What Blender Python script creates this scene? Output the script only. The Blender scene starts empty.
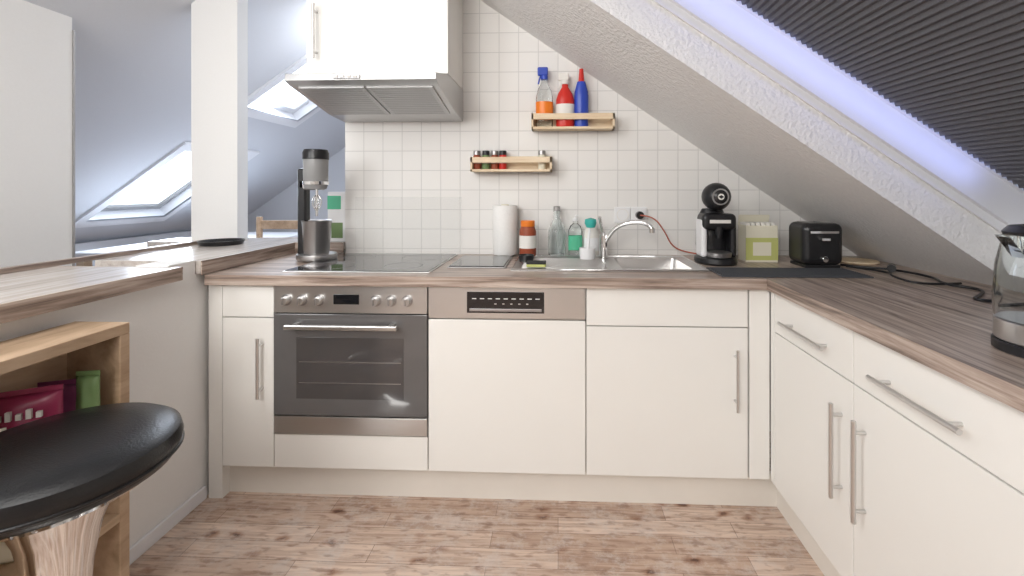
import bpy, bmesh, math, random
from mathutils import Vector, Matrix
random.seed(4)
S=bpy.context.scene
COL=S.collection
# ------------------------------------------------------------ materials
def newmat(name):
    m=bpy.data.materials.new(name); m.use_nodes=True
    nt=m.node_tree; b=nt.nodes['Principled BSDF']
    return m,nt,b
def mat(name,c,rough=.5,metal=0,var=.04,bump=0,bscale=60,trans=0,emit=0,coat=0,alpha=1,ior=1.45):
    m,nt,b=newmat(name)
    tc=nt.nodes.new('ShaderNodeTexCoord'); n=nt.nodes.new('ShaderNodeTexNoise')
    n.inputs['Scale'].default_value=bscale if bump else 9; n.inputs['Detail'].default_value=4
    nt.links.new(tc.outputs['Object'],n.inputs['Vector'])
    mix=nt.nodes.new('ShaderNodeMix'); mix.data_type='RGBA'
    mix.inputs[6].default_value=(*[max(0,x*(1-var)) for x in c],1)
    mix.inputs[7].default_value=(*[min(1,x*(1+var)) for x in c],1)
    nt.links.new(n.outputs['Fac'],mix.inputs[0]); nt.links.new(mix.outputs[2],b.inputs['Base Color'])
    b.inputs['Roughness'].default_value=rough; b.inputs['Metallic'].default_value=metal
    b.inputs['Transmission Weight'].default_value=trans; b.inputs['IOR'].default_value=ior
    b.inputs['Coat Weight'].default_value=coat; b.inputs['Alpha'].default_value=alpha
    if emit:
        b.inputs['Emission Color'].default_value=(*c,1); b.inputs['Emission Strength'].default_value=emit
    if bump:
        bp=nt.nodes.new('ShaderNodeBump'); bp.inputs['Strength'].default_value=bump; bp.inputs['Distance'].default_value=.01
        nt.links.new(n.outputs['Fac'],bp.inputs['Height']); nt.links.new(bp.outputs['Normal'],b.inputs['Normal'])
    return m
def wood(name,c1,c2,c3,scale=(1.2,22,22),rough=.4,dark=.5,lo=.3,hi=.72):
    m,nt,b=newmat(name)
    tc=nt.nodes.new('ShaderNodeTexCoord'); mp=nt.nodes.new('ShaderNodeMapping')
    mp.inputs['Scale'].default_value=scale
    nt.links.new(tc.outputs['Object'],mp.inputs['Vector'])
    n=nt.nodes.new('ShaderNodeTexNoise'); n.inputs['Scale'].default_value=1.6; n.inputs['Detail'].default_value=7; n.inputs['Roughness'].default_value=.65
    n.inputs['Distortion'].default_value=.5
    nt.links.new(mp.outputs[0],n.inputs['Vector'])
    r=nt.nodes.new('ShaderNodeValToRGB'); r.color_ramp.elements[0].position=lo; r.color_ramp.elements[0].color=(*c1,1)
    r.color_ramp.elements[1].position=hi; r.color_ramp.elements[1].color=(*c3,1)
    e=r.color_ramp.elements.new(dark); e.color=(*c2,1)
    nt.links.new(n.outputs['Fac'],r.inputs[0]); nt.links.new(r.outputs[0],b.inputs['Base Color'])
    b.inputs['Roughness'].default_value=rough
    bp=nt.nodes.new('ShaderNodeBump'); bp.inputs['Strength'].default_value=.06; nt.links.new(n.outputs['Fac'],bp.inputs['Height'])
    nt.links.new(bp.outputs['Normal'],b.inputs['Normal'])
    return m
def tile_mat():
    m,nt,b=newmat('wall_tiles')
    tc=nt.nodes.new('ShaderNodeTexCoord'); sp=nt.nodes.new('ShaderNodeSeparateXYZ'); cb=nt.nodes.new('ShaderNodeCombineXYZ')
    nt.links.new(tc.outputs['Object'],sp.inputs[0]); nt.links.new(sp.outputs[0],cb.inputs[0]); nt.links.new(sp.outputs[2],cb.inputs[1])
    br=nt.nodes.new('ShaderNodeTexBrick'); br.offset=0; br.squash=1
    br.inputs['Scale'].default_value=1; br.inputs['Brick Width'].default_value=.1; br.inputs['Row Height'].default_value=.1
    br.inputs['Mortar Size'].default_value=.0022; br.inputs['Mortar Smooth'].default_value=.4
    br.inputs['Color1'].default_value=(.84,.825,.80,1); br.inputs['Color2'].default_value=(.815,.80,.78,1); br.inputs['Mortar'].default_value=(.64,.63,.615,1)
    nt.links.new(cb.outputs[0],br.inputs['Vector']); nt.links.new(br.outputs['Color'],b.inputs['Base Color'])
    b.inputs['Roughness'].default_value=.4
    b.inputs['Specular IOR Level'].default_value=.35
    bp=nt.nodes.new('ShaderNodeBump'); bp.inputs['Strength'].default_value=.4; bp.inputs['Distance'].default_value=.003; bp.invert=True
    nt.links.new(br.outputs['Fac'],bp.inputs['Height']); nt.links.new(bp.outputs['Normal'],b.inputs['Normal'])
    return m
def floor_mat():
    m,nt,b=newmat('floor_planks')
    tc=nt.nodes.new('ShaderNodeTexCoord')
    br=nt.nodes.new('ShaderNodeTexBrick'); br.offset=.37; br.inputs['Scale'].default_value=1
    br.inputs['Brick Width'].default_value=.62; br.inputs['Row Height'].default_value=.075; br.inputs['Mortar Size'].default_value=.0011
    br.inputs['Color1'].default_value=(.50,.355,.27,1); br.inputs['Color2'].default_value=(.72,.575,.475,1); br.inputs['Mortar'].default_value=(.30,.20,.15,1)
    nt.links.new(tc.outputs['Object'],br.inputs['Vector'])
    mp=nt.nodes.new('ShaderNodeMapping'); mp.inputs['Scale'].default_value=(2.6,34,1)
    nt.links.new(tc.outputs['Object'],mp.inputs['Vector'])
    n=nt.nodes.new('ShaderNodeTexNoise'); n.inputs['Scale'].default_value=1.8; n.inputs['Detail'].default_value=8; n.inputs['Distortion'].default_value=.9
    nt.links.new(mp.outputs[0],n.inputs['Vector'])
    r=nt.nodes.new('ShaderNodeValToRGB'); r.color_ramp.elements[0].position=.3; r.color_ramp.elements[0].color=(.68,.60,.56,1)
    r.color_ramp.elements[1].position=.6; r.color_ramp.elements[1].color=(1.08,1.08,1.08,1)
    nt.links.new(n.outputs['Fac'],r.inputs[0])
    mx=nt.nodes.new('ShaderNodeMix'); mx.data_type='RGBA'; mx.blend_type='MULTIPLY'; mx.inputs[0].default_value=1
    nt.links.new(br.outputs['Color'],mx.inputs[6]); nt.links.new(r.outputs[0],mx.inputs[7])
    nd=nt.nodes.new('ShaderNodeTexNoise'); nd.inputs['Scale'].default_value=22; nt.links.new(tc.outputs['Object'],nd.inputs['Vector'])
    ad=nt.nodes.new('ShaderNodeMix'); ad.data_type='RGBA'; ad.inputs[0].default_value=.035; nt.links.new(tc.outputs['Object'],ad.inputs[6]); nt.links.new(nd.outputs['Color'],ad.inputs[7])
    mp2=nt.nodes.new('ShaderNodeMapping'); mp2.inputs['Scale'].default_value=(7.0,14,1)
    nt.links.new(ad.outputs[2],mp2.inputs['Vector'])
    v=nt.nodes.new('ShaderNodeTexVoronoi'); v.inputs['Scale'].default_value=1.0; nt.links.new(mp2.outputs[0],v.inputs['Vector'])
    r2=nt.nodes.new('ShaderNodeValToRGB'); r2.color_ramp.elements[0].position=.07; r2.color_ramp.elements[0].color=(.20,.10,.06,1)
    r2.color_ramp.elements[1].position=.26; r2.color_ramp.elements[1].color=(1,1,1,1)
    e=r2.color_ramp.elements.new(.13); e.color=(.60,.45,.37,1)
    nt.links.new(v.outputs['Distance'],r2.inputs[0])
    mx2=nt.nodes.new('ShaderNodeMix'); mx2.data_type='RGBA'; mx2.blend_type='MULTIPLY'; mx2.inputs[0].default_value=.9
    nt.links.new(mx.outputs[2],mx2.inputs[6]); nt.links.new(r2.outputs[0],mx2.inputs[7])
    # worn patches (pale) and dirt (dark, fine)
    n3=nt.nodes.new('ShaderNodeTexNoise'); n3.inputs['Scale'].default_value=7; n3.inputs['Detail'].default_value=12; n3.inputs['Roughness'].default_value=.8
    nt.links.new(tc.outputs['Object'],n3.inputs['Vector'])
    r3=nt.nodes.new('ShaderNodeValToRGB'); r3.color_ramp.elements[0].position=.48; r3.color_ramp.elements[0].color=(0,0,0,1)
    r3.color_ramp.elements[1].position=.62; r3.color_ramp.elements[1].color=(.65,.65,.65,1)
    nt.links.new(n3.outputs['Fac'],r3.inputs[0])
    mx3=nt.nodes.new('ShaderNodeMix'); mx3.data_type='RGBA'; mx3.inputs[7].default_value=(.66,.59,.545,1)
    nt.links.new(r3.outputs[0],mx3.inputs[0]); nt.links.new(mx2.outputs[2],mx3.inputs[6])
    mp4=nt.nodes.new('ShaderNodeMapping'); mp4.inputs['Scale'].default_value=(14,40,1); nt.links.new(tc.outputs['Object'],mp4.inputs['Vector'])
    n4=nt.nodes.new('ShaderNodeTexNoise'); n4.inputs['Scale'].default_value=1.3; n4.inputs['Detail'].default_value=10; nt.links.new(mp4.outputs[0],n4.inputs['Vector'])
    r4=nt.nodes.new('ShaderNodeValToRGB'); r4.color_ramp.elements[0].position=.34; r4.color_ramp.elements[0].color=(.62,.54,.50,1)
    r4.color_ramp.elements[1].position=.46; r4.color_ramp.elements[1].color=(1,1,1,1)
    nt.links.new(n4.outputs['Fac'],r4.inputs[0])
    mx4=nt.nodes.new('ShaderNodeMix'); mx4.data_type='RGBA'; mx4.blend_type='MULTIPLY'; mx4.inputs[0].default_value=.8
    nt.links.new(mx3.outputs[2],mx4.inputs[6]); nt.links.new(r4.outputs[0],mx4.inputs[7])
    nt.links.new(mx4.outputs[2],b.inputs['Base Color']); b.inputs['Roughness'].default_value=.62
    return m
def pleat_mat():
    m,nt,b=newmat('pleated_blind_fabric')
    tc=nt.nodes.new('ShaderNodeTexCoord'); w=nt.nodes.new('ShaderNodeTexNoise'); w.inputs['Scale'].default_value=300
    nt.links.new(tc.outputs['Object'],w.inputs['Vector'])
    r=nt.nodes.new('ShaderNodeValToRGB'); r.color_ramp.elements[0].color=(.10,.10,.11,1); r.color_ramp.elements[1].color=(.16,.16,.175,1)
    nt.links.new(w.outputs['Fac'],r.inputs[0]); nt.links.new(r.outputs[0],b.inputs['Base Color']); b.inputs['Roughness'].default_value=.85
    return m
M={}
M['tile']=tile_mat(); M['floor']=floor_mat(); M['pleat']=pleat_mat()
M['plaster']=mat('textured_plaster',(.85,.845,.84),.9,bump=.65,bscale=75,var=.04)
M['paint']=mat('wall_paint',(.85,.845,.835),.85,bump=.05,bscale=120,var=.02)
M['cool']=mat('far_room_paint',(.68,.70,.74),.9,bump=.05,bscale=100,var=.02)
M['front']=mat('cabinet_front_white',(.86,.845,.81),.25,var=.01)
M['carc']=mat('cabinet_carcass',(.62,.57,.50),.5)
M['plinth']=mat('plinth_cream',(.80,.76,.70),.45)
M['wtop']=wood('worktop_wood',(.13,.09,.07),(.39,.30,.25),(.63,.54,.47),(1.3,30,30),.3,lo=.34,hi=.67)
M['wtopY']=wood('worktop_wood_y',(.13,.09,.07),(.39,.30,.25),(.63,.54,.47),(30,1.3,30),.3,lo=.34,hi=.67)
M['bar']=wood('bar_wood',(.36,.31,.28),(.52,.47,.43),(.62,.58,.54),(26,1.3,26),.22)  # pale tone paints in the washed-out window reflection on the bar top
M['oak']=wood('shelf_oak',(.34,.23,.14),(.50,.35,.23),(.62,.46,.32),(9,2,9),.45)
M['pine']=wood('rack_pine',(.66,.48,.30),(.78,.62,.43),(.86,.72,.53),(3,30,30),.5)
M['steel']=mat('brushed_steel',(.66,.65,.64),.3,.95,var=.05)
M['hood']=mat('hood_steel',(.56,.56,.56),.32,.95,var=.05)
M['steel_d']=mat('steel_dark',(.42,.41,.41),.35,.9)
M['chrome']=mat('chrome',(.85,.85,.85),.07,1,var=.01)
M['bglass']=mat('black_glass',(.012,.012,.014),.06,var=.1,coat=.5)
M['ovenglass']=mat('oven_glass',(.12,.115,.115),.1,var=.1,coat=.5)
M['ovenwin']=mat('oven_window',(.07,.065,.065),.08,coat=.5)
M['black']=mat('black_plastic',(.018,.018,.02),.3)
M['leather']=mat('black_leather',(.006,.006,.007),.3,bump=.1,bscale=220)
M['mat']=mat('rubber_mat',(.07,.075,.085),.6)
M['white']=mat('white_plastic',(.85,.85,.86),.3,var=.01)
M['paper']=mat('paper_white',(.88,.87,.85),.9,bump=.3,bscale=90)
M['frame']=mat('window_frame_white',(.82,.83,.86),.4,var=.01)
M['red']=mat('red_plastic',(.62,.03,.02),.3)
M['blue']=mat('blue_plastic',(.03,.07,.45),.3)
M['orange']=mat('orange_plastic',(.85,.22,.02),.35)
M['green']=mat('green_soap',(.10,.50,.30),.25)
M['teal']=mat('teal_brush',(.05,.45,.40),.5)
M['yellow']=mat('yellow_green_card',(.55,.57,.20),.6)
M['card']=mat('box_card_cream',(.80,.76,.62),.6)
M['spice']=mat('spice_red_brown',(.32,.07,.03),.5,var=.3,bump=.2,bscale=200)
M['label']=mat('label_white',(.82,.80,.76),.6)
M['pink']=mat('snack_bag_pink',(.30,.035,.09),.3,var=.5)
M['purple']=mat('snack_bag_purple',(.20,.05,.12),.3,var=.2)
M['gbag']=mat('snack_bag_green',(.16,.25,.10),.4)
M['glass']=mat('clear_glass',(.95,.98,.98),.03,trans=1,var=.0,ior=1.3)
M['splash']=mat('splash_glass',(.80,.82,.80),.08,var=.02,alpha=.06)
M['cable']=mat('cable_red',(.45,.12,.08),.5)
M['dark']=mat('dark_gap',(.03,.03,.03),.8)
M['gapglow']=mat('painted_gap_glow',(.60,.68,1.0),.5,emit=.5,var=0)  # emissive colour standing in for daylight leaking past the blind
M['pane']=mat('window_pane_sky',(.86,.93,1.0),.1,emit=1.3,var=.02)
M['filter']=mat('hood_filter',(.52,.52,.52),.4,.85)
M['ringm']=mat('hob_ring_print',(.28,.28,.28),.3)
# ------------------------------------------------------------ geometry helpers
CUR=[None]
def group(name,loc=(0,0,0)):
    e=bpy.data.objects.new(name,None); e.location=loc; e.empty_display_size=.05; COL.objects.link(e); CUR[0]=e; return e
def top(): CUR[0]=None
def fin(name,bm,m,bevel=0,smooth=False,seg=2):
    me=bpy.data.meshes.new(name); bmesh.ops.recalc_face_normals(bm,faces=bm.faces); bm.to_mesh(me); bm.free()
    o=bpy.data.objects.new(name,me); COL.objects.link(o)
    me.materials.append(M[m] if isinstance(m,str) else m)
    if smooth:
        for p in me.polygons: p.use_smooth=True
    if bevel:
        b=o.modifiers.new('bevel','BEVEL'); b.width=bevel; b.segments=seg; b.limit_method='ANGLE'
    if CUR[0]:
        o.parent=CUR[0]; o.matrix_parent_inverse=Matrix.Translation(-Vector(CUR[0].location))
    return o
def addbox(bm,x0,x1,y0,y1,z0,z1,rot=None,c=None):
    vs=[bm.verts.new((x,y,z)) for x in (x0,x1) for y in (y0,y1) for z in (z0,z1)]
    for f in ((0,1,3,2),(4,6,7,5),(0,4,5,1),(2,3,7,6),(0,2,6,4),(1,5,7,3)): bm.faces.new([vs[i] for i in f])
    if rot is not None: bmesh.ops.rotate(bm,verts=vs,cent=c or ((x0+x1)/2,(y0+y1)/2,(z0+z1)/2),matrix=rot)
    return vs
def box(name,x0,x1,y0,y1,z0,z1,m,bevel=0,rot=None,c=None,seg=2):
    bm=bmesh.new(); addbox(bm,x0,x1,y0,y1,z0,z1,rot,c); return fin(name,bm,m,bevel,seg=seg)
def boxes(name,lst,m,bevel=0):
    bm=bmesh.new()
    for b in lst: addbox(bm,*b)
    return fin(name,bm,m,bevel)
def lathe(name,prof,loc,m,n=32,axis='Z',sx=1,sy=1,smooth=True,rot=None,bevel=0):
    bm=bmesh.new(); rings=[]
    for r,z in prof:
        if r<1e-5: rings.append([bm.verts.new((0,0,z))])
        else: rings.append([bm.verts.new((r*sx*math.cos(2*math.pi*i/n),r*sy*math.sin(2*math.pi*i/n),z)) for i in range(n)])
    for a,b in zip(rings,rings[1:]):
        for i in range(n):
            j=(i+1)%n
            if len(a)==1 and len(b)==1: continue
            if len(a)==1: bm.faces.new((a[0],b[i],b[j]))
            elif len(b)==1: bm.faces.new((a[i],b[0],a[j]))
            else: bm.faces.new((a[i],b[i],b[j],a[j]))
    if axis=='X': bmesh.ops.rotate(bm,verts=bm.verts,matrix=Matrix.Rotation(math.pi/2,3,'Y'))
    if axis=='Y': bmesh.ops.rotate(bm,verts=bm.verts,matrix=Matrix.Rotation(-math.pi/2,3,'X'))
    if rot is not None: bmesh.ops.rotate(bm,verts=bm.verts,matrix=rot)
    bmesh.ops.translate(bm,verts=bm.verts,vec=loc)
    o=fin(name,bm,m,bevel)
    if smooth:
        for p in o.data.polygons: p.use_smooth=True
        es=o.modifiers.new('es','EDGE_SPLIT'); es.split_angle=math.radians(38)
    return o
def cyl(name,loc,r,h,m,axis='Z',n=32,r2=None,e=.0):
    r2=r if r2 is None else r2
    e=e or min(r,r2,h)*.08
    return lathe(name,[(0,0),(r-e,0),(r,e),(r2,h-e),(r2-e,h),(0,h)],loc,m,n,axis)
def tube(name,pts,r,m,cyc=False,bez=True):
    cu=bpy.data.curves.new(name,'CURVE'); cu.dimensions='3D'; cu.bevel_depth=r; cu.bevel_resolution=4; cu.use_fill_caps=True
    if bez:
        s=cu.splines.new('NURBS'); s.points.add(len(pts)-1)
        for p,q in zip(s.points,pts): p.co=(*q,1)
        s.use_endpoint_u=True; s.order_u=3; s.use_cyclic_u=cyc; s.resolution_u=8
    else:
        s=cu.splines.new('POLY'); s.points.add(len(pts)-1)
        for p,q in zip(s.points,pts): p.co=(*q,1)
        s.use_cyclic_u=cyc
    t=bpy.data.objects.new(name+'_c',cu); COL.objects.link(t)
    bpy.context.view_layer.update()
    me=bpy.data.meshes.new_from_object(t.evaluated_get(bpy.context.evaluated_depsgraph_get()))
    bpy.data.objects.remove(t)
    me.name=name; o=bpy.data.objects.new(name,me); COL.objects.link(o); me.materials.clear(); me.materials.append(M[m])
    for p in me.polygons: p.use_smooth=True
    if CUR[0]:
        o.parent=CUR[0]; o.matrix_parent_inverse=Matrix.Translation(-Vector(CUR[0].location))
    return o
def poly(name,faces,m):
    bm=bmesh.new()
    for f in faces: bm.faces.new([bm.verts.new(v) for v in f])
    bmesh.ops.remove_doubles(bm,verts=bm.verts,dist=1e-5)
    return fin(name,bm,m)
def prism(name,pts,a,b,m,axis='Y',bevel=0):
    bm=bmesh.new()
    f=(lambda p,t:(p[0],t,p[1])) if axis=='Y' else ((lambda p,t:(t,p[0],p[1])) if axis=='X' else (lambda p,t:(p[0],p[1],t)))
    A=[bm.verts.new(f(p,a)) for p in pts]; B=[bm.verts.new(f(p,b)) for p in pts]
    bm.faces.new(A); bm.faces.new(B[::-1])
    for i in range(len(pts)):
        j=(i+1)%len(pts); bm.faces.new((A[i],B[i],B[j],A[j]))
    return fin(name,bm,m,bevel)
# ------------------------------------------------------------ room shell
K=.69
AL=3.52
zR=lambda x:1.8935-K*x       # kitchen roof slope
zL=lambda x:AL+K*x           # opposite roof slope
XR=(1.8935-AL)/(2*K)         # ridge
YB=2.28
nrm=1/math.sqrt(1+K*K)
nR=Vector((K*nrm,0,nrm)); nL=Vector((-K*nrm,0,nrm))
box('floor',-4.3,2,-2.4,5.6,-.1,0,'floor')
def slope(name,zf,xs,ys,holes,m):
    bm=bmesh.new(); cache={}
    def v(x,y):
        k=(x,y)
        if k not in cache: cache[k]=bm.verts.new((x,y,zf(x)))
        return cache[k]
    for i in range(len(xs)-1):
        for j in range(len(ys)-1):
            if (i,j) in holes: continue
            bm.faces.new((v(xs[i],ys[j]),v(xs[i+1],ys[j]),v(xs[i+1],ys[j+1]),v(xs[i],ys[j+1])))
    return fin(name,bm,m)
WX0,WX1,WY0,WY1=-.12,1.385,.25,1.48
slope('ceiling_slope_kitchen',zR,[XR,WX0,WX1,1.55],[-2.4,WY0,WY1,YB+.12],{(1,1)},'plaster')
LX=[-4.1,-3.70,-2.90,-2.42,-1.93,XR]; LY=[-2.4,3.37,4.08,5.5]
slope('ceiling_slope_far',zL,LX,LY,{(1,1),(3,1)},'cool')
prism('wall_back',[(-1.098,0),(1.55,0),(1.55,zR(1.55)),(-1.098,zR(-1.098))],YB,YB+.12,'tile')
box('wall_right',1.535,1.6,-2.4,YB,0,.83,'paint')
prism('wall_rear',[(-4.1,0),(1.6,0),(1.6,zR(1.6)),(XR,zR(XR)),(-4.1,zL(-4.1))],-2.4,-2.5,'paint')
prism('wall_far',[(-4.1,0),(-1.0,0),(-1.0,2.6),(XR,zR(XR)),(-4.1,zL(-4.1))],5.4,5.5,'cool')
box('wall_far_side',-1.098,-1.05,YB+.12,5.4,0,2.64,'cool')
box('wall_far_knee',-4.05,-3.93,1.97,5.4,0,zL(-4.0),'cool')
prism('wall_left',[(-2.22,0),(-2.22,zL(-2.22)),(-2.34,zL(-2.34)),(-2.34,0)],-2.4,1.97,'paint')
box('trim_1',-2.345,-2.214,1.97,1.978,0,1.93,'steel_d')
# half wall
box('wall_half_left',-1.50,-1.378,.1,YB+.12,0,.879,'paint')
box('wall_half_step',-1.50,-1.378,1.54,1.655,.879,.932,'paint')
box('wall_half_back',-2.1,-1.10,YB+.02,YB+.14,0,.889,'paint')
box('baseboard_left',-1.378,-1.366,.1,1.70,0,.05,'frame',.003)
group('breakfast_bar_top',(-1.6,1.2,.9))
boxes('cap_back',[(-1.36,-1.10,YB-.01,YB+.20,.89,.93),(-2.15,-1.36,YB-.01,YB+.20,.89,.93)],'bar',.002)
box('cap_left',-1.78,-1.36,1.66,YB-.01,.88,.93,'bar',.002)
box('cap_edge',-1.3595,-1.354,1.66,YB-.01,.876,.9305,'wtopY',.001)
box('cap_edge_back',-1.354,-1.10,YB-.016,YB-.01,.876,.9305,'wtop',.001)
box('bar_slab',-1.86,-1.335,.1,1.54,.88,.927,'bar',.002)
box('bar_slab_edge',-1.3348,-1.330,.1,1.54,.88,.9275,'wtopY',.001)
box('bar_slab_end',-1.86,-1.33,1.54,1.545,.88,.9275,'wtop',.001)
box('bar_rim',-1.83,-1.80,.9,YB-.01,.927,.945,'wtopY',.002)
top()
box('wall_post',-1.935,-1.685,YB+.02,YB+.10,.931,zL(-1.7)+.05,'paint')
group('black_tray_on_bar',(-1.72,2.2,.94)); lathe('tray',[(0,0),(.09,0),(.10,.02),(.095,.02),(.085,.006),(0,.006)],(-1.67,2.17,.931),'black'); top()
# ---------------- roof window kitchen
group('window_1',(.6,.9,1.6))
def SP(x,y,d): return Vector((x,y,zR(x)))+nR*d
def lining(d0,d1,ins,m,nm,ins2=None):
    x0,x1,y0,y1=WX0+ins,WX1-ins,WY0+ins,WY1-ins
    fs=[]
    c=[(x0,y0),(x1,y0),(x1,y1),(x0,y1)]
    for i in range(4):
        a=c[i];b=c[(i+1)%4]; fs.append([SP(*a,d0),SP(*b,d0),SP(*b,d1),SP(*a,d1)])
    if ins2 is not None:
        X0,X1,Y0,Y1=WX0+ins2,WX1-ins2,WY0+ins2,WY1-ins2
        C=[(X0,Y0),(X1,Y0),(X1,Y1),(X0,Y1)]
        for i in range(4):
            j=(i+1)%4; fs.append([SP(*c[i],d1),SP(*c[j],d1),SP(*C[j],d1),SP(*C[i],d1)])
    poly(nm,fs,m)
lining(0,.11,0,'plaster','reveal_plaster',.012)
lining(.11,.135,.012,'frame','frame_step',.03)
lining(.135,.235,.03,'frame','frame_lining',.045)
lining(.235,.34,.045,'frame','frame_outer')
poly('outer_shutter',[[SP(WX0+.045,WY0+.045,.33),SP(WX1-.045,WY0+.045,.33),SP(WX1-.045,WY1-.045,.33),SP(WX0+.045,WY1-.045,.33)]],'steel_d')
bm=bmesh.new(); n=170; prev=None
for i in range(n+1):
    x=WX0+.05+(WX1-WX0-.10)*i/n; d=.232+(.004 if i%2 else -.004)
    a=bm.verts.new(SP(x,WY0+.05,d)); b=bm.verts.new(SP(x,WY1-.056,d))
    if prev: bm.faces.new((prev[0],a,b,prev[1]))
    prev=(a,b)
fin('pleated_blind',bm,'pleat')
poly('gap_glow_strip',[[SP(WX0+.05,WY1-.056,.241),SP(WX1-.05,WY1-.056,.241),SP(WX1-.05,WY1-.0455,.241),SP(WX0+.05,WY1-.0455,.241)]],'gapglow')  # glowing strip added along the blind edge, not an open gap
tube('bottom_rail',[SP(WX1-.058,WY0+.06,.232),SP(WX1-.058,WY1-.06,.232)],.012,'frame',bez=False)
top()
# ---------------- far windows
def farwin(nm,x0,x1,y0,y1,sash):
    group(nm,((x0+x1)/2,(y0+y1)/2,zL((x0+x1)/2)))
    P=lambda x,y,d:Vector((x,y,zL(x)))+nL*d
    D=.10
    c=[(x0,y0),(x1,y0),(x1,y1),(x0,y1)]; fs=[]
    for i in range(4):
        a=c[i];b=c[(i+1)%4]; fs.append([P(*a,-.005),P(*b,-.005),P(*b,D),P(*a,D)])
    poly('lining',fs,'frame')
    g=.045; ci=[(x0+g,y0+g),(x1-g,y0+g),(x1-g,y1-g),(x0+g,y1-g)]; fs=[]
    for i in range(4):
        j=(i+1)%4; fs.append([P(*c[i],D-.03),P(*c[j],D-.03),P(*ci[j],D-.03),P(*ci[i],D-.03)])
        fs.append([P(*ci[i],D-.03),P(*ci[j],D-.03),P(*ci[j],D),P(*ci[i],D)])
    poly('sash',fs,sash)
    poly('pane',[[P(*q,D-.005) for q in ci]],'pane')
    o=.07; co=[(x0-o,y0-o),(x1+o,y0-o),(x1+o,y1+o),(x0-o,y1+o)]; fs=[]
    for i in range(4):
        j=(i+1)%4; fs.append([P(*c[i],-.02),P(*c[j],-.02),P(*co[j],-.02),P(*co[i],-.02)])
        fs.append([P(*co[i],-.02),P(*co[j],-.02),P(*co[j],0),P(*co[i],0)])
    poly('trim',fs,'frame')
    tube('sash_handle',[P(x1-.03,y0+.2,.06),P(x1-.03,y1-.2,.06)],.008,'steel')
    top()
farwin('window_2',LX[3],LX[4],LY[1],LY[2],'frame')
farwin('window_3',LX[1],LX[2],LY[1],LY[2],'ringm')
# ------------------------------------------------------------ base cabinets
YF=1.695
group('kitchen_worktop',(0,1.97,.85))
boxes('slab_back',[(-1.353,.25,1.67,YB-.017,.836,.875),(.57,.76,1.67,YB-.001,.836,.875),(.25,.57,1.67,1.83,.836,.875),(.25,.57,2.14,YB-.001,.836,.875)],'wtop')
box('slab_right',.76,1.474,-.9,YB-.001,.836,.875,'wtopY')
box('joint_strip',.757,.763,1.67,YB-.002,.8752,.8757,'steel_d')
top()
def handle(nm,p0,p1,out,r=.006):
    p0=Vector(p0);p1=Vector(p1);d=(p1-p0).normalized();o=Vector(out)
    tube(nm,[p0+o,p1+o],r,'steel',bez=False)
    for k,t in enumerate((p0+d*.03,p1-d*.03)):
        tube(nm+'_post%d'%k,[t,t+o],r*.8,'steel',bez=False)
group('base_cabinet_run',(0,1.97,.4))
box('carcass',-1.302,-1.096,YF+.018,YB-.02,.127,.834,'carc')
box('carcass_right',.105,.783,YF+.018,YB-.02,.127,.66,'carc')
box('end_filler',-1.36,-1.305,YF+.005,1.9,0.0,.834,'front')
F=lambda nm,x0,x1,z0,z1:box(nm,x0+.0015,x1-.0015,YF,YF+.018,z0,z1,'front',.0015)
F('front_left_upper',-1.302,-1.096,.709,.833)
F('front_left_door',-1.302,-1.096,.13,.705)
F('under_oven_panel',-1.096,-.495,.13,.258)
F('sink_false_front',.105,.703,.692,.833)
F('sink_door',.105,.703,.13,.688)
F('corner_filler',.706,.783,.13,.833)
box('plinth_back',-1.36,.83,YF+.045,YF+.06,0,.125,'plinth')
handle('handle_left',(-1.142,YF,.405),(-1.142,YF,.635),(0,-.03,0))
handle('handle_sink',(.655,YF,.39),(.655,YF,.615),(0,-.03,0))
top()
XF=.783
group('base_cabinet_run',(1.1,.6,.4))
box('carcass',XF+.018,1.50,-.9,1.64,.127,.834,'carc')
def FR(nm,y0,y1,z0,z1): box(nm,XF,XF+.018,y0+.0015,y1-.0015,z0,z1,'front',.0015)
FR('corner_strip',1.662,1.694,.13,.833)
ys=[1.66,1.227,.775,.18,-.4]
for i in range(4):
    FR('drawer_%d'%i,ys[i+1],ys[i],.688,.833); FR('door_%d'%i,ys[i+1],ys[i],.13,.684)
    yc=(ys[i]+ys[i+1])/2
    handle('drawer_handle_%d'%i,(XF,yc-.125,.745),(XF,yc+.125,.745),(-.03,0,0))
handle('door_handle_0',(XF,1.275,.35),(XF,1.275,.61),(-.03,0,0))
handle('door_handle_1',(XF,1.18,.35),(XF,1.18,.61),(-.03,0,0))
handle('door_handle_2',(XF,.22,.35),(XF,.22,.61),(-.03,0,0))
box('plinth_right',XF+.045,XF+.06,-.9,1.66+.08,0,.125,'plinth')
top()
# ------------------------------------------------------------ oven
group('built_in_oven',(-.8,1.9,.5))
x0,x1=-1.094,-.497
box('body',x0+.01,x1-.01,YF+.02,YB-.05,.262,.834,'steel_d')
box('control_panel',x0,x1,YF-.004,YF+.02,.728,.832,'steel',.002)
box('display',-.86,-.76,YF-.0055,YF-.003,.762,.80,'bglass',.001)
for i,x in enumerate((-1.045,-.983,-.917,-.695,-.636,-.574)):
    cyl('knob_%d'%i,(x,YF-.029,.777),.0155,.026,'steel',axis='Y',n=24)
    cyl('knob_ring_%d'%i,(x,YF-.0055,.777),.022,.002,'steel_d',axis='Y',n=24)
    box('knob_grip_%d'%i,x-.003,x+.003,YF-.034,YF-.028,.765,.789,'steel_d',.001)
box('door_glass',x0,x1,YF-.006,YF+.02,.335,.724,'ovenglass',.002)
box('door_window',x0+.09,x1-.09,YF-.0072,YF-.0055,.40,.635,'ovenwin',.0005)
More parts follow.
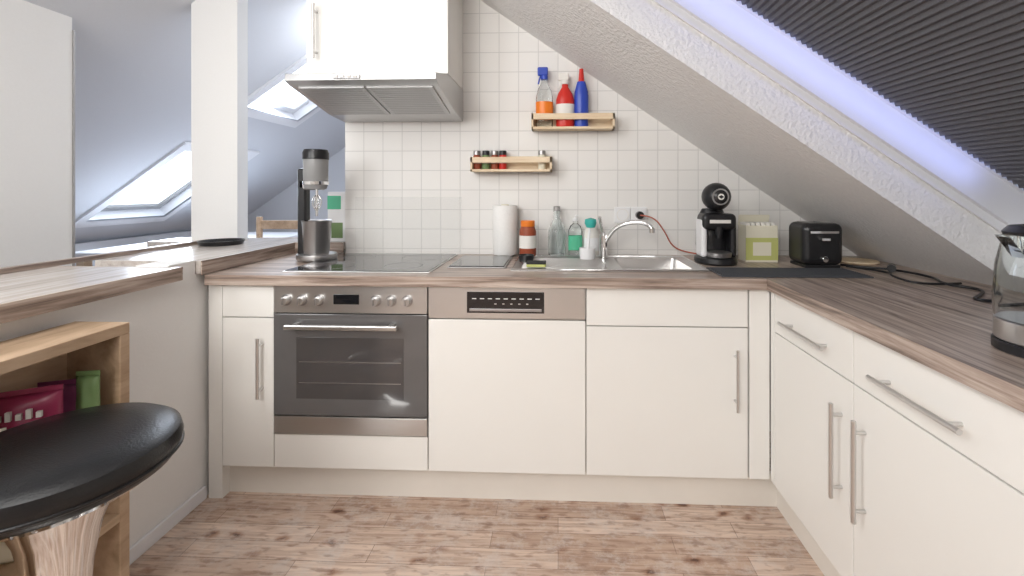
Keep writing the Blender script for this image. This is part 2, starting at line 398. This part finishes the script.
box('door_lower_trim',x0,x1,YF-.007,YF+.02,.264,.331,'steel',.002)
boxes('racks',[(x0+.1,x1-.1,YF-.0078,YF-.0068,z,z+.003) for z in (.46,.54)],'steel_d')
box('handle_bar',-1.03,-.60,YF-.05,YF-.034,.675,.693,'steel',.004)
for k,x in enumerate((-1.0,-.63)): box('handle_mount_%d'%k,x-.009,x+.009,YF-.036,YF-.004,.677,.691,'steel',.002)
top()
# ------------------------------------------------------------ dishwasher
group('dishwasher',(-.2,1.9,.5))
x0,x1=-.493,.103
box('body',x0+.01,x1-.01,YF+.02,YB-.05,.13,.834,'steel_d')
box('door_front',x0,x1,YF,YF+.019,.13,.708,'front',.0015)
box('control_panel',x0,x1,YF-.003,YF+.019,.713,.832,'steel',.002)
box('display_recess',-.345,-.052,YF-.0045,YF-.002,.735,.815,'bglass',.001)
for k in range(9):
    box('button_%d'%k,-.325+k*.03,-.309+k*.03,YF-.006,YF-.004,.788,.791,'label')
box('grip_lip',-.335,-.062,YF-.008,YF-.004,.742,.752,'steel_d',.001)
for k in range(5): box('status_lamp_%d'%k,-.24+k*.03,-.232+k*.03,YF-.006,YF-.004,.768,.772,'steel')
top()
# ------------------------------------------------------------ hob
group('ceramic_hob',(-.8,1.98,.88))
box('steel_frame',-1.09,-.50,1.735,2.235,.8755,.8795,'steel',.001)
box('glass_plate',-1.082,-.508,1.743,2.227,.878,.882,'bglass',.001)
for k,(x,y,r) in enumerate(((-.95,1.86,.09),(-.65,1.87,.075),(-.94,2.1,.07),(-.64,2.1,.09))):
    lathe('zone_%d'%k,[(r,0),(r+.003,0),(r+.003,.0004),(r,.0004),(r,0)],(x,y,.882),'ringm',48)
top()
group('glass_splash_panel',(-.76,2.27,1.0))
box('panel',-1.04,-.49,YB-.012,YB-.006,.882,1.165,'splash',.001)
top()
# ------------------------------------------------------------ hood and wall cabinet
group('wall_cabinet',(-.81,2.13,1.95))
ztop=2.20; CX1=-.485
box('body',-1.122,CX1,1.985,YB-.001,1.712,ztop,'front',.001)
box('door',-1.122,CX1,1.965,1.983,1.714,ztop,'front',.0015)
handle('handle',(-1.075,1.965,1.78),(-1.075,1.965,2.02),(0,-.03,0))
top()
group('range_hood',(-.81,2.03,1.62))
pts=[(YB-.002,1.708),(1.95,1.708),(1.77,1.668),(1.765,1.640),(1.80,1.628),(2.12,1.562),(YB-.002,1.548)]
prism('housing',pts,-1.10,CX1+.002,'hood','X',.002)
bm=bmesh.new()
R=Matrix.Rotation(math.atan2(-.066,.32),3,'X')
for k in range(2):
    xa=-1.07+k*.285
    addbox(bm,xa,xa+.275,1.81,2.11,1.588,1.596,R,((xa),1.96,1.592))
fin('filters',bm,'filter',.001)
bm=bmesh.new()
for k in range(2):
    for j in range(14):
        y=1.825+j*.0205; z=1.628-(y-1.80)*.066/.32-.0072
        addbox(bm,-1.055+k*.285,-.815+k*.285,y,y+.004,z-.001,z)
fin('filter_slots',bm,'ringm')
box('slider_strip',-.90,-.79,1.760,1.766,1.646,1.662,'steel_d',.001)
for k in range(4): box('switch_%d'%k,-.895+k*.026,-.878+k*.026,1.756,1.761,1.650,1.658,'label')
top()
group('hood_duct',(-.56,2.14,2.2)); cyl('duct',(-.56,2.14,2.2),.05,.04,'black'); top()
# ------------------------------------------------------------ sink
group('kitchen_sink',(.25,2.0,.87))
SXR=.60; BX1=.545
boxes('deck',[(-.19,.262,1.80,2.19,.8755,.880),(BX1,SXR,1.80,2.19,.8755,.880),(.262,BX1,1.80,1.842,.8755,.880),(.262,BX1,2.128,2.19,.8755,.880)],'steel')
bm=bmesh.new()
t=[(.262,1.842),(BX1,1.842),(BX1,2.128),(.262,2.128)]; q=[(.285,1.865),(BX1-.02,1.865),(BX1-.02,2.105),(.285,2.105)]
A=[bm.verts.new((*p,.880)) for p in t]; B=[bm.verts.new((*p,.72)) for p in q]
for i in range(4): bm.faces.new((A[i],A[(i+1)%4],B[(i+1)%4],B[i]))
bm.faces.new(B); fin('bowl',bm,'steel',.015,seg=3)
boxes('drainer_ribs',[(-.15+.0,.20,1.85+k*.033,1.858+k*.033,.880,.884) for k in range(8)],'steel',.001)
cyl('drain',(.405,1.985,.7205),.03,.004,'steel_d')
tube('rim',[(-.188,1.80,.881),(SXR-.002,1.80,.881),(SXR-.002,2.19,.881),(-.188,2.19,.881)],.003,'chrome',True,False)
top()
group('kitchen_tap',(.22,2.15,.9))
cyl('base',(.215,2.13,.8805),.024,.012,'chrome'); cyl('body',(.215,2.13,.89),.019,.10,'chrome')
tube('spout',[(.215,2.13,.94),(.25,2.10,1.02),(.32,2.06,1.055),(.40,2.02,1.055),(.415,2.01,1.03)],.0105,'chrome')
tube('lever',[(.215,2.13,.99),(.205,2.11,1.02),(.19,2.06,1.075)],.007,'chrome')
cyl('aerator',(.415,2.01,1.01),.013,.022,'chrome')
top()
# ------------------------------------------------------------ worktop items
Z=.8755
group('glass_chopping_board',(-.33,2.0,.88)); box('board',-.455,-.225,1.86,2.16,.8756,.884,'bglass',.003); box('edge',-.462,-.218,1.853,2.167,.8755,.880,'steel_d',.001); top()
group('paper_towel_roll',(-.26,2.15,1.0))
cyl('holder_base',(-.262,2.235,Z),.04,.008,'white'); lathe('roll',[(.02,0),(.058,0),(.06,.004),(.06,.236),(.058,.24),(.02,.24),(.02,0)],(-.262,2.215,.8845),'paper',40)
cyl('core',(-.262,2.215,.8845),.019,.245,'card')
top()
group('spice_jar',(-.14,2.15,.95))
p=(-.145,2.15,.884)
lathe('contents',[(0,0),(.036,0),(.04,.006),(.04,.12),(.032,.142),(0,.142)],p,'spice'); lathe('label',[(.0405,.04),(.0412,.04),(.0412,.10),(.0405,.10)],p,'label')
cyl('lid',(-.145,2.15,.884+.142),.034,.028,'orange'); top()
group('glass_bottle',(-.01,2.17,1.0))
p=(-.006,2.235,Z)
lathe('bottle',[(0,0),(.038,0),(.043,.006),(.044,.11),(.038,.14),(.018,.18),(.016,.215),(.019,.22),(.016,.222),(.013,.215),(.014,.18),(.035,.138),(.040,.11),(.039,.01),(0,.008)],p,'glass')
cyl('stopper',(-.006,2.235,Z+.222),.017,.022,'steel_d'); top()
def dispenser(nm,x,y,h,r,mb,mp,lab='label'):
    group(nm,(x,y,Z))
    lathe('bottle',[(0,0),(r*.9,0),(r,.008),(r,h*.62),(r*.75,h*.74),(r*.35,h*.8),(r*.35,h*.86),(0,h*.86)],(x,y,Z),mb,28,sy=.7)
    cyl('cap',(x,y,Z+h*.86),r*.4,h*.07,mp); tube('pump',[(x,y,Z+h*.92),(x,y,Z+h),(x+.012,y-.025,Z+h)],.004,mp)
    lathe('label',[(r*1.01,h*.15),(r*1.03,h*.15),(r*1.03,h*.5),(r*1.01,h*.5)],(x,y,Z),lab,28,sy=.7); top()
dispenser('dish_soap_bottle',.085,2.225,.20,.034,'glass','white','green')
dispenser('hand_soap_bottle',.165,2.225,.18,.038,'label','white','white')
group('dish_brush',(.14,2.1,.95))
tube('brush_handle',[(.135,2.08,.885),(.14,2.1,.98),(.15,2.11,1.03)],.006,'white')
lathe('bristles',[(0,-.02),(.02,-.02),(.028,0),(.026,.018),(0,.026)],(.152,2.11,1.045),'teal',20); lathe('stand',[(0,0),(.035,0),(.037,.05),(.034,.05),(.032,.005),(0,.005)],(.135,2.08,.8845),'white'); top()
group('scouring_sponge',(-.1,1.9,.89)); box('sponge',-.13,-.05,1.83,1.885,.8845,.897,'yellow',.004); box('scourer',-.13,-.05,1.83,1.885,.897,.905,'dark',.002); 
top()
group('sink_strainer_cup',(-.12,2.0,.89)); lathe('cup',[(0,0),(.03,0),(.035,.03),(.032,.03),(.028,.004),(0,.004)],(-.14,1.98,.8845),'black'); top()
group('wall_socket',(.32,2.28,1.07))
box('plate',.283,.363,YB-.010,YB-.0005,1.035,1.115,'white',.004)
lathe('socket_ring',[(.027,0),(.03,0),(.03,.004),(.027,.004),(.027,0)],(.323,YB-.014,1.075),'label',28,'Y')
box('plate_b',.365,.445,YB-.010,YB-.0005,1.035,1.115,'white',.004)
cyl('plug',(.405,YB-.045,1.075),.019,.035,'black','Y')
tube('cable',[(.405,2.235,1.075),(.46,2.2,1.075),(.52,2.22,1.0),(.56,2.24,.92),(.64,2.24,.89),(.72,2.22,.885)],.0035,'cable'); top()
group('capsule_coffee_machine',(.70,2.0,1.0))
cx,cy=.702,2.04
lathe('base',[(0,0),(.085,0),(.09,.008),(.088,.026),(.07,.034),(0,.036)],(cx,cy,Z+.0),'black',40,sy=1.15)
lathe('drip_tray',[(0,0),(.05,0),(.052,.018),(.045,.022),(0,.022)],(cx,cy-.045,Z+.034),'steel_d',32)
lathe('body_back',[(0,0),(.066,0),(.072,.05),(.07,.12),(.06,.18),(.045,.21),(0,.215)],(cx,cy+.045,Z+.03),'black',32,sy=.75)
box('body_side_l',cx-.076,cx-.050,cy-.05,cy+.04,Z+.03,Z+.2,'white',.012,seg=4); box('body_side_r',cx+.050,cx+.076,cy-.05,cy+.04,Z+.03,Z+.2,'black',.012,seg=4)
box('body_crossbar',cx-.074,cx+.074,cy-.062,cy+.04,Z+.15,Z+.222,'black',.022,seg=4)
box('brand_stripe',cx-.045,cx+.045,cy-.0635,cy-.0615,Z+.18,Z+.195,'label',.001)
lathe('head',[(0,-.062)]+[(.062*math.cos(a),.062*math.sin(a)) for a in [math.radians(t) for t in range(-75,90,15)]]+[(0,.062)],(cx,cy-.01,Z+.295),'black',36,sy=1.05)
lathe('head_ring',[(.030,0),(.036,0),(.036,.006),(.030,.006),(.030,0)],(cx,cy-.068,Z+.295),'steel',36,'Y')
cyl('head_button',(cx,cy-.074,Z+.295),.014,.013,'label','Y')
lathe('spout',[(0,0),(.012,0),(.02,.05),(0,.05)],(cx,cy-.045,Z+.115),'black')
top()
group('drying_mat',(.9,1.85,.88))
box('mat_base',.61,1.16,1.70,1.885,.8756,.881,'mat',.002); boxes('ribs',[(.62+.0,1.15,1.707+k*.013,1.713+k*.013,.881,.884) for k in range(13)],'mat'); top()
group('tea_box',(.9,2.05,.95))
box('carton',.845,.985,2.06,2.15,Z,1.04,'card',.001)
box('front_print',.844,.986,2.0585,2.0605,.885,.985,'yellow'); box('label_patch',.875,.955,2.0575,2.059,.905,.965,'card')
box('lid_flap',.845,.985,2.149,2.154,1.035,1.085,'card',rot=Matrix.Rotation(.25,3,'X'),c=(.9,2.15,1.04))
boxes('tea_bags',[(.85+k*.022,.866+k*.022,2.07,2.14,1.0,1.052) for k in range(6)],'label'); top()
group('toaster',(1.1,1.97,.97))
box('shell',1.015,1.18,1.90,2.045,Z+.012,1.062,'black',.028,seg=5)
box('feet_plate',1.025,1.17,1.91,2.035,Z,Z+.014,'black',.004)
boxes('slots',[(1.05,1.075,1.92,2.025,1.061,1.064),(1.12,1.145,1.92,2.025,1.061,1.064)],'steel_d',.001)
box('front_plate',1.04,1.155,1.8975,1.901,1.02,1.03,'chrome',.001)
box('lever',1.08,1.115,1.885,1.902,.99,1.003,'chrome',.003); cyl('dial',(1.097,1.89,.915),.012,.012,'chrome','Y')
top()
group('wooden_trivet',(1.33,1.85,.88)); lathe('disc',[(0,0),(.075,0),(.08,.005),(.078,.011),(0,.012)],(1.34,2.07,Z),'pine'); top()
group('black_power_cable',(1.3,1.6,.88))
tube('cord',[(1.21,1.98,.88),(1.26,1.92,.88),(1.33,1.85,.885),(1.38,1.70,.88),(1.30,1.58,.882),(1.37,1.5,.88),(1.28,1.42,.88),(1.2,1.36,.88),(1.32,1.33,.88),(1.42,1.38,.88)],.0045,'black')
tube('cord_loop',[(1.21,1.94,.88),(1.28,1.78,.885),(1.20,1.68,.89),(1.22,1.56,.88),(1.38,1.6,.88)],.004,'black'); tube('plug',[(1.33,1.85,.893),(1.30,1.81,.893)],.015,'black',bez=False); top()
group('glass_kettle',(1.0,.95,1.0))
kx,ky=.975,.93
cyl('power_base',(kx,ky,Z),.085,.02,'black'); cyl('steel_base',(kx,ky,Z+.02),.082,.045,'steel')
lathe('glass_jug',[(.082,.065),(.084,.10),(.08,.17),(.068,.235),(.065,.235),(.076,.17),(.080,.10),(.079,.067)],(kx,ky,Z),'glass',40)
lathe('lid',[(.068,.233),(.07,.24),(.06,.252),(.02,.258),(.018,.27),(0,.272)],(kx,ky,Z),'black',32)
tube('handle',[(kx+.06,ky-.03,Z+.24),(kx+.13,ky-.06,Z+.24),(kx+.14,ky-.065,Z+.14),(kx+.078,ky-.035,Z+.06)],.012,'black')
prism('pour_lip',[(kx-.095,Z+.235),(kx-.06,Z+.235),(kx-.06,Z+.19)],ky-.015,ky+.015,'glass'); top()
group('milkshake_mixer',(-1.12,2.0,1.1))
mx,my=-1.115,2.02
lathe('base',[(0,0),(.085,0),(.088,.01),(.085,.024),(0,.026)],(mx,my+.02,.8825),'steel_d',40)
box('column',mx-.085,mx-.045,my+.0,my+.05,.90,1.30,'black',.012,seg=3)
box('arm',mx-.08,mx+.03,my+.0,my+.05,1.20,1.25,'steel_d',.01,seg=3)
lathe('motor_head',[(0,0),(.045,0),(.052,.02),(.054,.16),(.05,.175),(0,.178)],(mx,my+.01,1.205),'ringm',36)
lathe('head_band',[(.0535,0),(.056,0),(.056,.014),(.0535,.014)],(mx,my+.01,1.225),'chrome',36)
lathe('head_cap',[(.052,0),(.056,0),(.056,.03),(.05,.045),(0,.047)],(mx,my+.01,1.34),'black',36)
cyl('shaft',(mx+.01,my,1.08),.006,.13,'chrome')
for k in range(4):
    a=k*math.pi/4
    tube('whisk_%d'%k,[(mx+.01,my,1.10),(mx+.01+.03*math.cos(a),my+.03*math.sin(a),1.14),(mx+.01,my,1.19),(mx+.01-.03*math.cos(a),my-.03*math.sin(a),1.14),(mx+.01,my,1.10)],.0016,'chrome')
lathe('steel_cup',[(0,.0),(.05,.0),(.053,.006),(.062,.15),(.065,.154),(.060,.152),(.050,.01),(0,.01)],(mx+.01,my,.907),'steel_d',40)
top()
group('washing_powder_box',(-1.12,2.3,1.0))
box('carton',-1.20,-1.105,2.30,2.38,.9305,1.19,'white',.002); box('print_green',-1.201,-1.13,2.2985,2.3005,1.10,1.17,'green'); box('print_grey',-1.18,-1.12,2.298,2.2995,.95,1.03,'gbag'); top()
# ------------------------------------------------------------ wall racks
def rack(x0,x1,z0,h):
    g=group('wooden_spice_rack',((x0+x1)/2,2.23,z0))
    y0,y1=YB-.092,YB-.002
    box('shelf_board',x0,x1,y0,y1,z0,z0+.012,'pine',.001)
    box('back_board',x0,x1,y1-.01,y1,z0,z0+h,'pine',.001)
    box('side_l',x0,x0+.01,y0,y1,z0,z0+h*.9,'pine',.001); box('side_r',x1-.01,x1,y0,y1,z0,z0+h*.9,'pine',.001)
    box('rail',x0,x1,y0,y0+.008,z0+h*.55,z0+h*.9,'pine',.001); top()
rack(-.13,.275,1.497,.085); rack(-.43,-.03,1.29,.08)
def spray(nm,x,h,mb,mh,z=1.5095,w=.036,lab=None):
    y=2.235; group(nm,(x,y,z))
    lathe('bottle',[(0,0),(w*.95,0),(w,.01),(w,h*.5),(w*.8,h*.62),(w*.35,h*.74),(w*.35,h*.8),(0,h*.8)],(x,y,z),mb,28,sy=.72)
    cyl('collar',(x,y,z+h*.79),w*.42,h*.07,mh)
    box('trigger_head',x-.034,x+.018,y-.011,y+.011,z+h*.86,z+h,mh,.006,seg=3)
    tube('trigger',[(x-.014,y,z+h*.9),(x-.024,y,z+h*.82),(x-.03,y,z+h*.72)],.004,mh)
    if lab: lathe('label',[(w*1.01,h*.14),(w*1.03,h*.14),(w*1.03,h*.42),(w*1.01,h*.42)],(x,y,z),lab,28,sy=.72)
    top()
spray('spray_bottle',-.068,.30,'glass','blue',lab='orange',w=.042)
spray('spray_bottle',.035,.27,'red','label',lab='label',w=.045)
def sqz(nm,x,h,mb,mc,lab,y=2.235,z=1.5095,w=.03):
    group(nm,(x,y,z))
    lathe('bottle',[(0,0),(w*.95,0),(w,.01),(w*.95,h*.4),(w,h*.6),(w*.6,h*.78),(0,h*.8)],(x,y,z),mb,28,sy=.75)
    cyl('cap',(x,y,z+h*.77),w*.45,h*.23,mc,r2=w*.3)
    lathe('label',[(w*1.01,h*.15),(w*1.04,h*.15),(w*1.04,h*.55),(w*1.01,h*.55)],(x,y,z),lab,28,sy=.75); top()
sqz('cleaner_bottle',.115,.29,'blue','red','blue',w=.034)
for k,(x,ml) in enumerate(((-.405,'spice'),(-.36,'gbag'),(-.315,'spice'),(-.275,'red'),(-.08,'card'))):
    group('spice_shaker',(x,2.235,1.31)); z=1.3025
    lathe('jar',[(0,0),(.018,0),(.019,.004),(.019,.065),(.016,.072),(0,.072)],(x,2.235,z),ml,20); cyl('cap',(x,2.235,z+.071),.018,.022,'black' if k%2 else 'steel_d'); lathe('label',[(.0192,.03),(.0198,.03),(.0198,.058),(.0192,.058)],(x,2.235,z),'label',20); top()
# ------------------------------------------------------------ left shelf unit with snacks
group('wooden_shelf_unit',(-1.28,.9,.4))
a0,a1=-1.36,-1.20; YE=1.215
box('top_board',a0,a1,.45,YE,.80,.83,'oak',.002)
box('end_far',a0,a1,YE-.028,YE,.0,.80,'oak',.002); box('end_near',a0,a1,.45,.478,0,.80,'oak',.002)
box('back',a0,a0+.008,.478,YE-.028,0.0,.80,'oak')
for k,z in enumerate((.03,.29,.55)): box('shelf_%d'%k,a0+.008,a1,.478,YE-.028,z,z+.022,'oak',.001)
top()
def bag(x,y,z,w,h,m,d,ang,stripe=None):
    group('snack_bag',(x,y,z)); R=Matrix.Rotation(ang,3,'Z'); c=Vector((x,y,z)); N=14
    bm=bmesh.new(); g={}
    def T(px,py,pz): return c+R@Vector((px,py,pz))
    for s in (0,1):
        for i in range(N+1):
            for j in range(N+1):
                u=i/N;v=j/N; e=(math.sin(math.pi*u)**.6 if 0<u<1 else 0)*(max(0,math.sin(math.pi*v))**.6)
                off=d/2*e*(1+.14*math.sin(11*u+5*v)+.1*math.sin(17*v))
                if j in (0,N): off=0
                g[s,i,j]=bm.verts.new(T((u-.5)*w,(off if s else -off),v*h))
    for s in (0,1):
        for i in range(N):
            for j in range(N): bm.faces.new((g[s,i,j],g[s,i+1,j],g[s,i+1,j+1],g[s,i,j+1]))
    bmesh.ops.remove_doubles(bm,verts=bm.verts,dist=1e-4)
    fin('pouch',bm,m,smooth=True)
    bm=bmesh.new(); addbox(bm,-w/2,w/2,-.001,.001,h,h+.012,None); 
    for v in bm.verts: v.co=T(*v.co)
    fin('crimped_seal',bm,m)
    if stripe:
        bm=bmesh.new()
        for k in range(5):
            xx=-w*.3+k*w*.13; addbox(bm,xx,xx+w*.07,-d*.62,-d*.45,h*.62,h*(.78 if k%2 else .72),None)
        for v in bm.verts: v.co=T(*v.co)
        fin('lettering',bm,stripe)
    top()
bag(-1.285,1.035,.5725,.135,.135,'pink',.045,.5,'label')
bag(-1.295,1.12,.5725,.09,.12,'purple',.035,.35)
bag(-1.235,1.135,.5725,.055,.14,'gbag',.03,.2)
bag(-1.285,.93,.5725,.11,.08,'card',.05,.7)
bag(-1.28,1.03,.3125,.13,.14,'card',.05,.4)
group('foot_rail_handle',(-1.36,1.5,.25)); handle('bar',(-1.366,1.38,.30),(-1.366,1.56,.30),(.02,0,0),.005); top()
# ------------------------------------------------------------ bar stool
group('bar_stool',(-1.0,.87,.4))
sx,sy,sz=-1.03,.89,.60
lathe('seat_cushion',[(0,0),(.172,0),(.188,.008),(.199,.025),(.202,.045),(.197,.065),(.178,.077),(.12,.083),(0,.085)],(sx,sy,sz),'leather',64)
tube('seat_piping',[(sx+.2*math.cos(i*math.pi/16),sy+.2*math.sin(i*math.pi/16),sz+.028) for i in range(32)],.004,'leather',True)
lathe('under_plate',[(0,-.012),(.16,-.012),(.17,0),(0,.0)],(sx,sy,sz),'chrome',48)
lathe('pedestal',[(0,-.0),(.10,-.0),(.088,-.03),(.066,-.09),(.052,-.17),(.045,-.28),(.045,-.45),(.06,-.53),(.13,-.565),(.205,-.58),(.215,-.588),(0,-.588)],(sx,sy,sz-.012),'chrome',48)
tube('foot_ring',[(sx+.15*math.cos(i*math.pi/12),sy+.15*math.sin(i*math.pi/12),.25) for i in range(24)],.01,'chrome',True)
for k in range(3):
    a=k*2.094+.3; tube('ring_spoke_%d'%k,[(sx+.03*math.cos(a),sy+.03*math.sin(a),.25),(sx+.15*math.cos(a),sy+.15*math.sin(a),.25)],.007,'chrome',bez=False)
top()
# ------------------------------------------------------------ far room furniture
group('dining_chair',(-2.2,3.5,.5))
cx,cy=-2.25,3.4
for k,(dx,dy,h) in enumerate(((-.2,-.2,.45),(.2,-.2,.45),(-.2,.2,.98),(.2,.2,.98))): box('leg_%d'%k,cx+dx-.018,cx+dx+.018,cy+dy-.018,cy+dy+.018,0,h,'oak',.004)
box('seat',cx-.22,cx+.22,cy-.22,cy+.22,.45,.48,'oak',.006)
for k in range(3): box('back_slat_%d'%k,cx-.19,cx+.19,cy+.19,cy+.21,.60+k*.14,.67+k*.14,'oak',.004)
top()
group('dining_table',(-2.9,3.6,.4))
box('table_top',-3.45,-2.55,3.0,4.6,.72,.76,'frame',.004)
for k,(x,y) in enumerate(((-3.38,3.08),(-2.62,3.08),(-3.38,4.52),(-2.62,4.52))): box('leg_%d'%k,x-.03,x+.03,y-.03,y+.03,0,.72,'pine',.004)
top()
# ------------------------------------------------------------ lights
def area(nm,loc,tgt,sx,sy,e,c):
    l=bpy.data.lights.new(nm,'AREA'); l.shape='RECTANGLE'; l.size=sx; l.size_y=sy; l.energy=e; l.color=c
    o=bpy.data.objects.new(nm,l); o.location=loc; o.rotation_euler=(Vector(tgt)-Vector(loc)).to_track_quat('-Z','Y').to_euler(); COL.objects.link(o); return o
area('ceiling_light_kitchen',(-1.1,.5,2.45),(-.1,1.3,.4),.9,1.2,14,(1,.985,.955))
area('fill_light_rear',(-.9,-1.5,2.30),(.3,1.9,.85),1.4,1.2,60,(1,.985,.955))  # unseen fill lamp added behind the camera, no fixture
area('fill_light_left_slope',(-2.0,.1,1.95),(1.0,1.6,1.1),.6,1.0,15,(.95,.98,1))  # unseen fill added to brighten the kitchen slope, no window here
area('daylight_far_window_a',(-2.17,3.72,zL(-2.17)-.03),(-1.8,3.4,0.6),.4,.5,11,(.78,.87,1))
area('daylight_far_window_b',(-3.3,3.72,zL(-3.3)-.03),(-2.6,3.4,0.3),.5,.5,11,(.78,.87,1))
area('ceiling_light_far',(-1.45,3.2,2.3),(-2.4,2.9,.8),.6,.6,8,(.92,.95,1))
p=SP(.65,WY1-.09,.20); l=area('added_light_blind_edge',p,p+Vector((0,.25,0))-nR*.10,.04,1.3,.36,(.36,.44,1))  # lamp added to give the window frame its blue glow
d=(Vector((0,.25,0))-nR*.10).normalized(); zax=-d; yax=Vector((1,0,-K)).normalized(); xax=yax.cross(zax).normalized(); yax=zax.cross(xax)
l.matrix_world=Matrix.Translation(p)@Matrix((xax,yax,zax)).transposed().to_4x4()
W=bpy.data.worlds.new('sky'); S.world=W; W.use_nodes=True
bg=W.node_tree.nodes['Background']; bg.inputs[0].default_value=(.80,.88,1,1); bg.inputs[1].default_value=1.0
# ------------------------------------------------------------ camera
cam=bpy.data.cameras.new('camera'); co=bpy.data.objects.new('camera',cam); COL.objects.link(co)
co.location=(0,0,1.2); co.rotation_euler=(math.radians(90),0,math.radians(2.3))
cam.sensor_width=36; cam.lens=450/1024*36; cam.shift_x=-(540-512)/1024; cam.shift_y=-(288-190)/1024; cam.clip_start=.02
S.camera=co
S.view_settings.view_transform='Standard'; S.view_settings.look='None'; S.view_settings.exposure=0.27
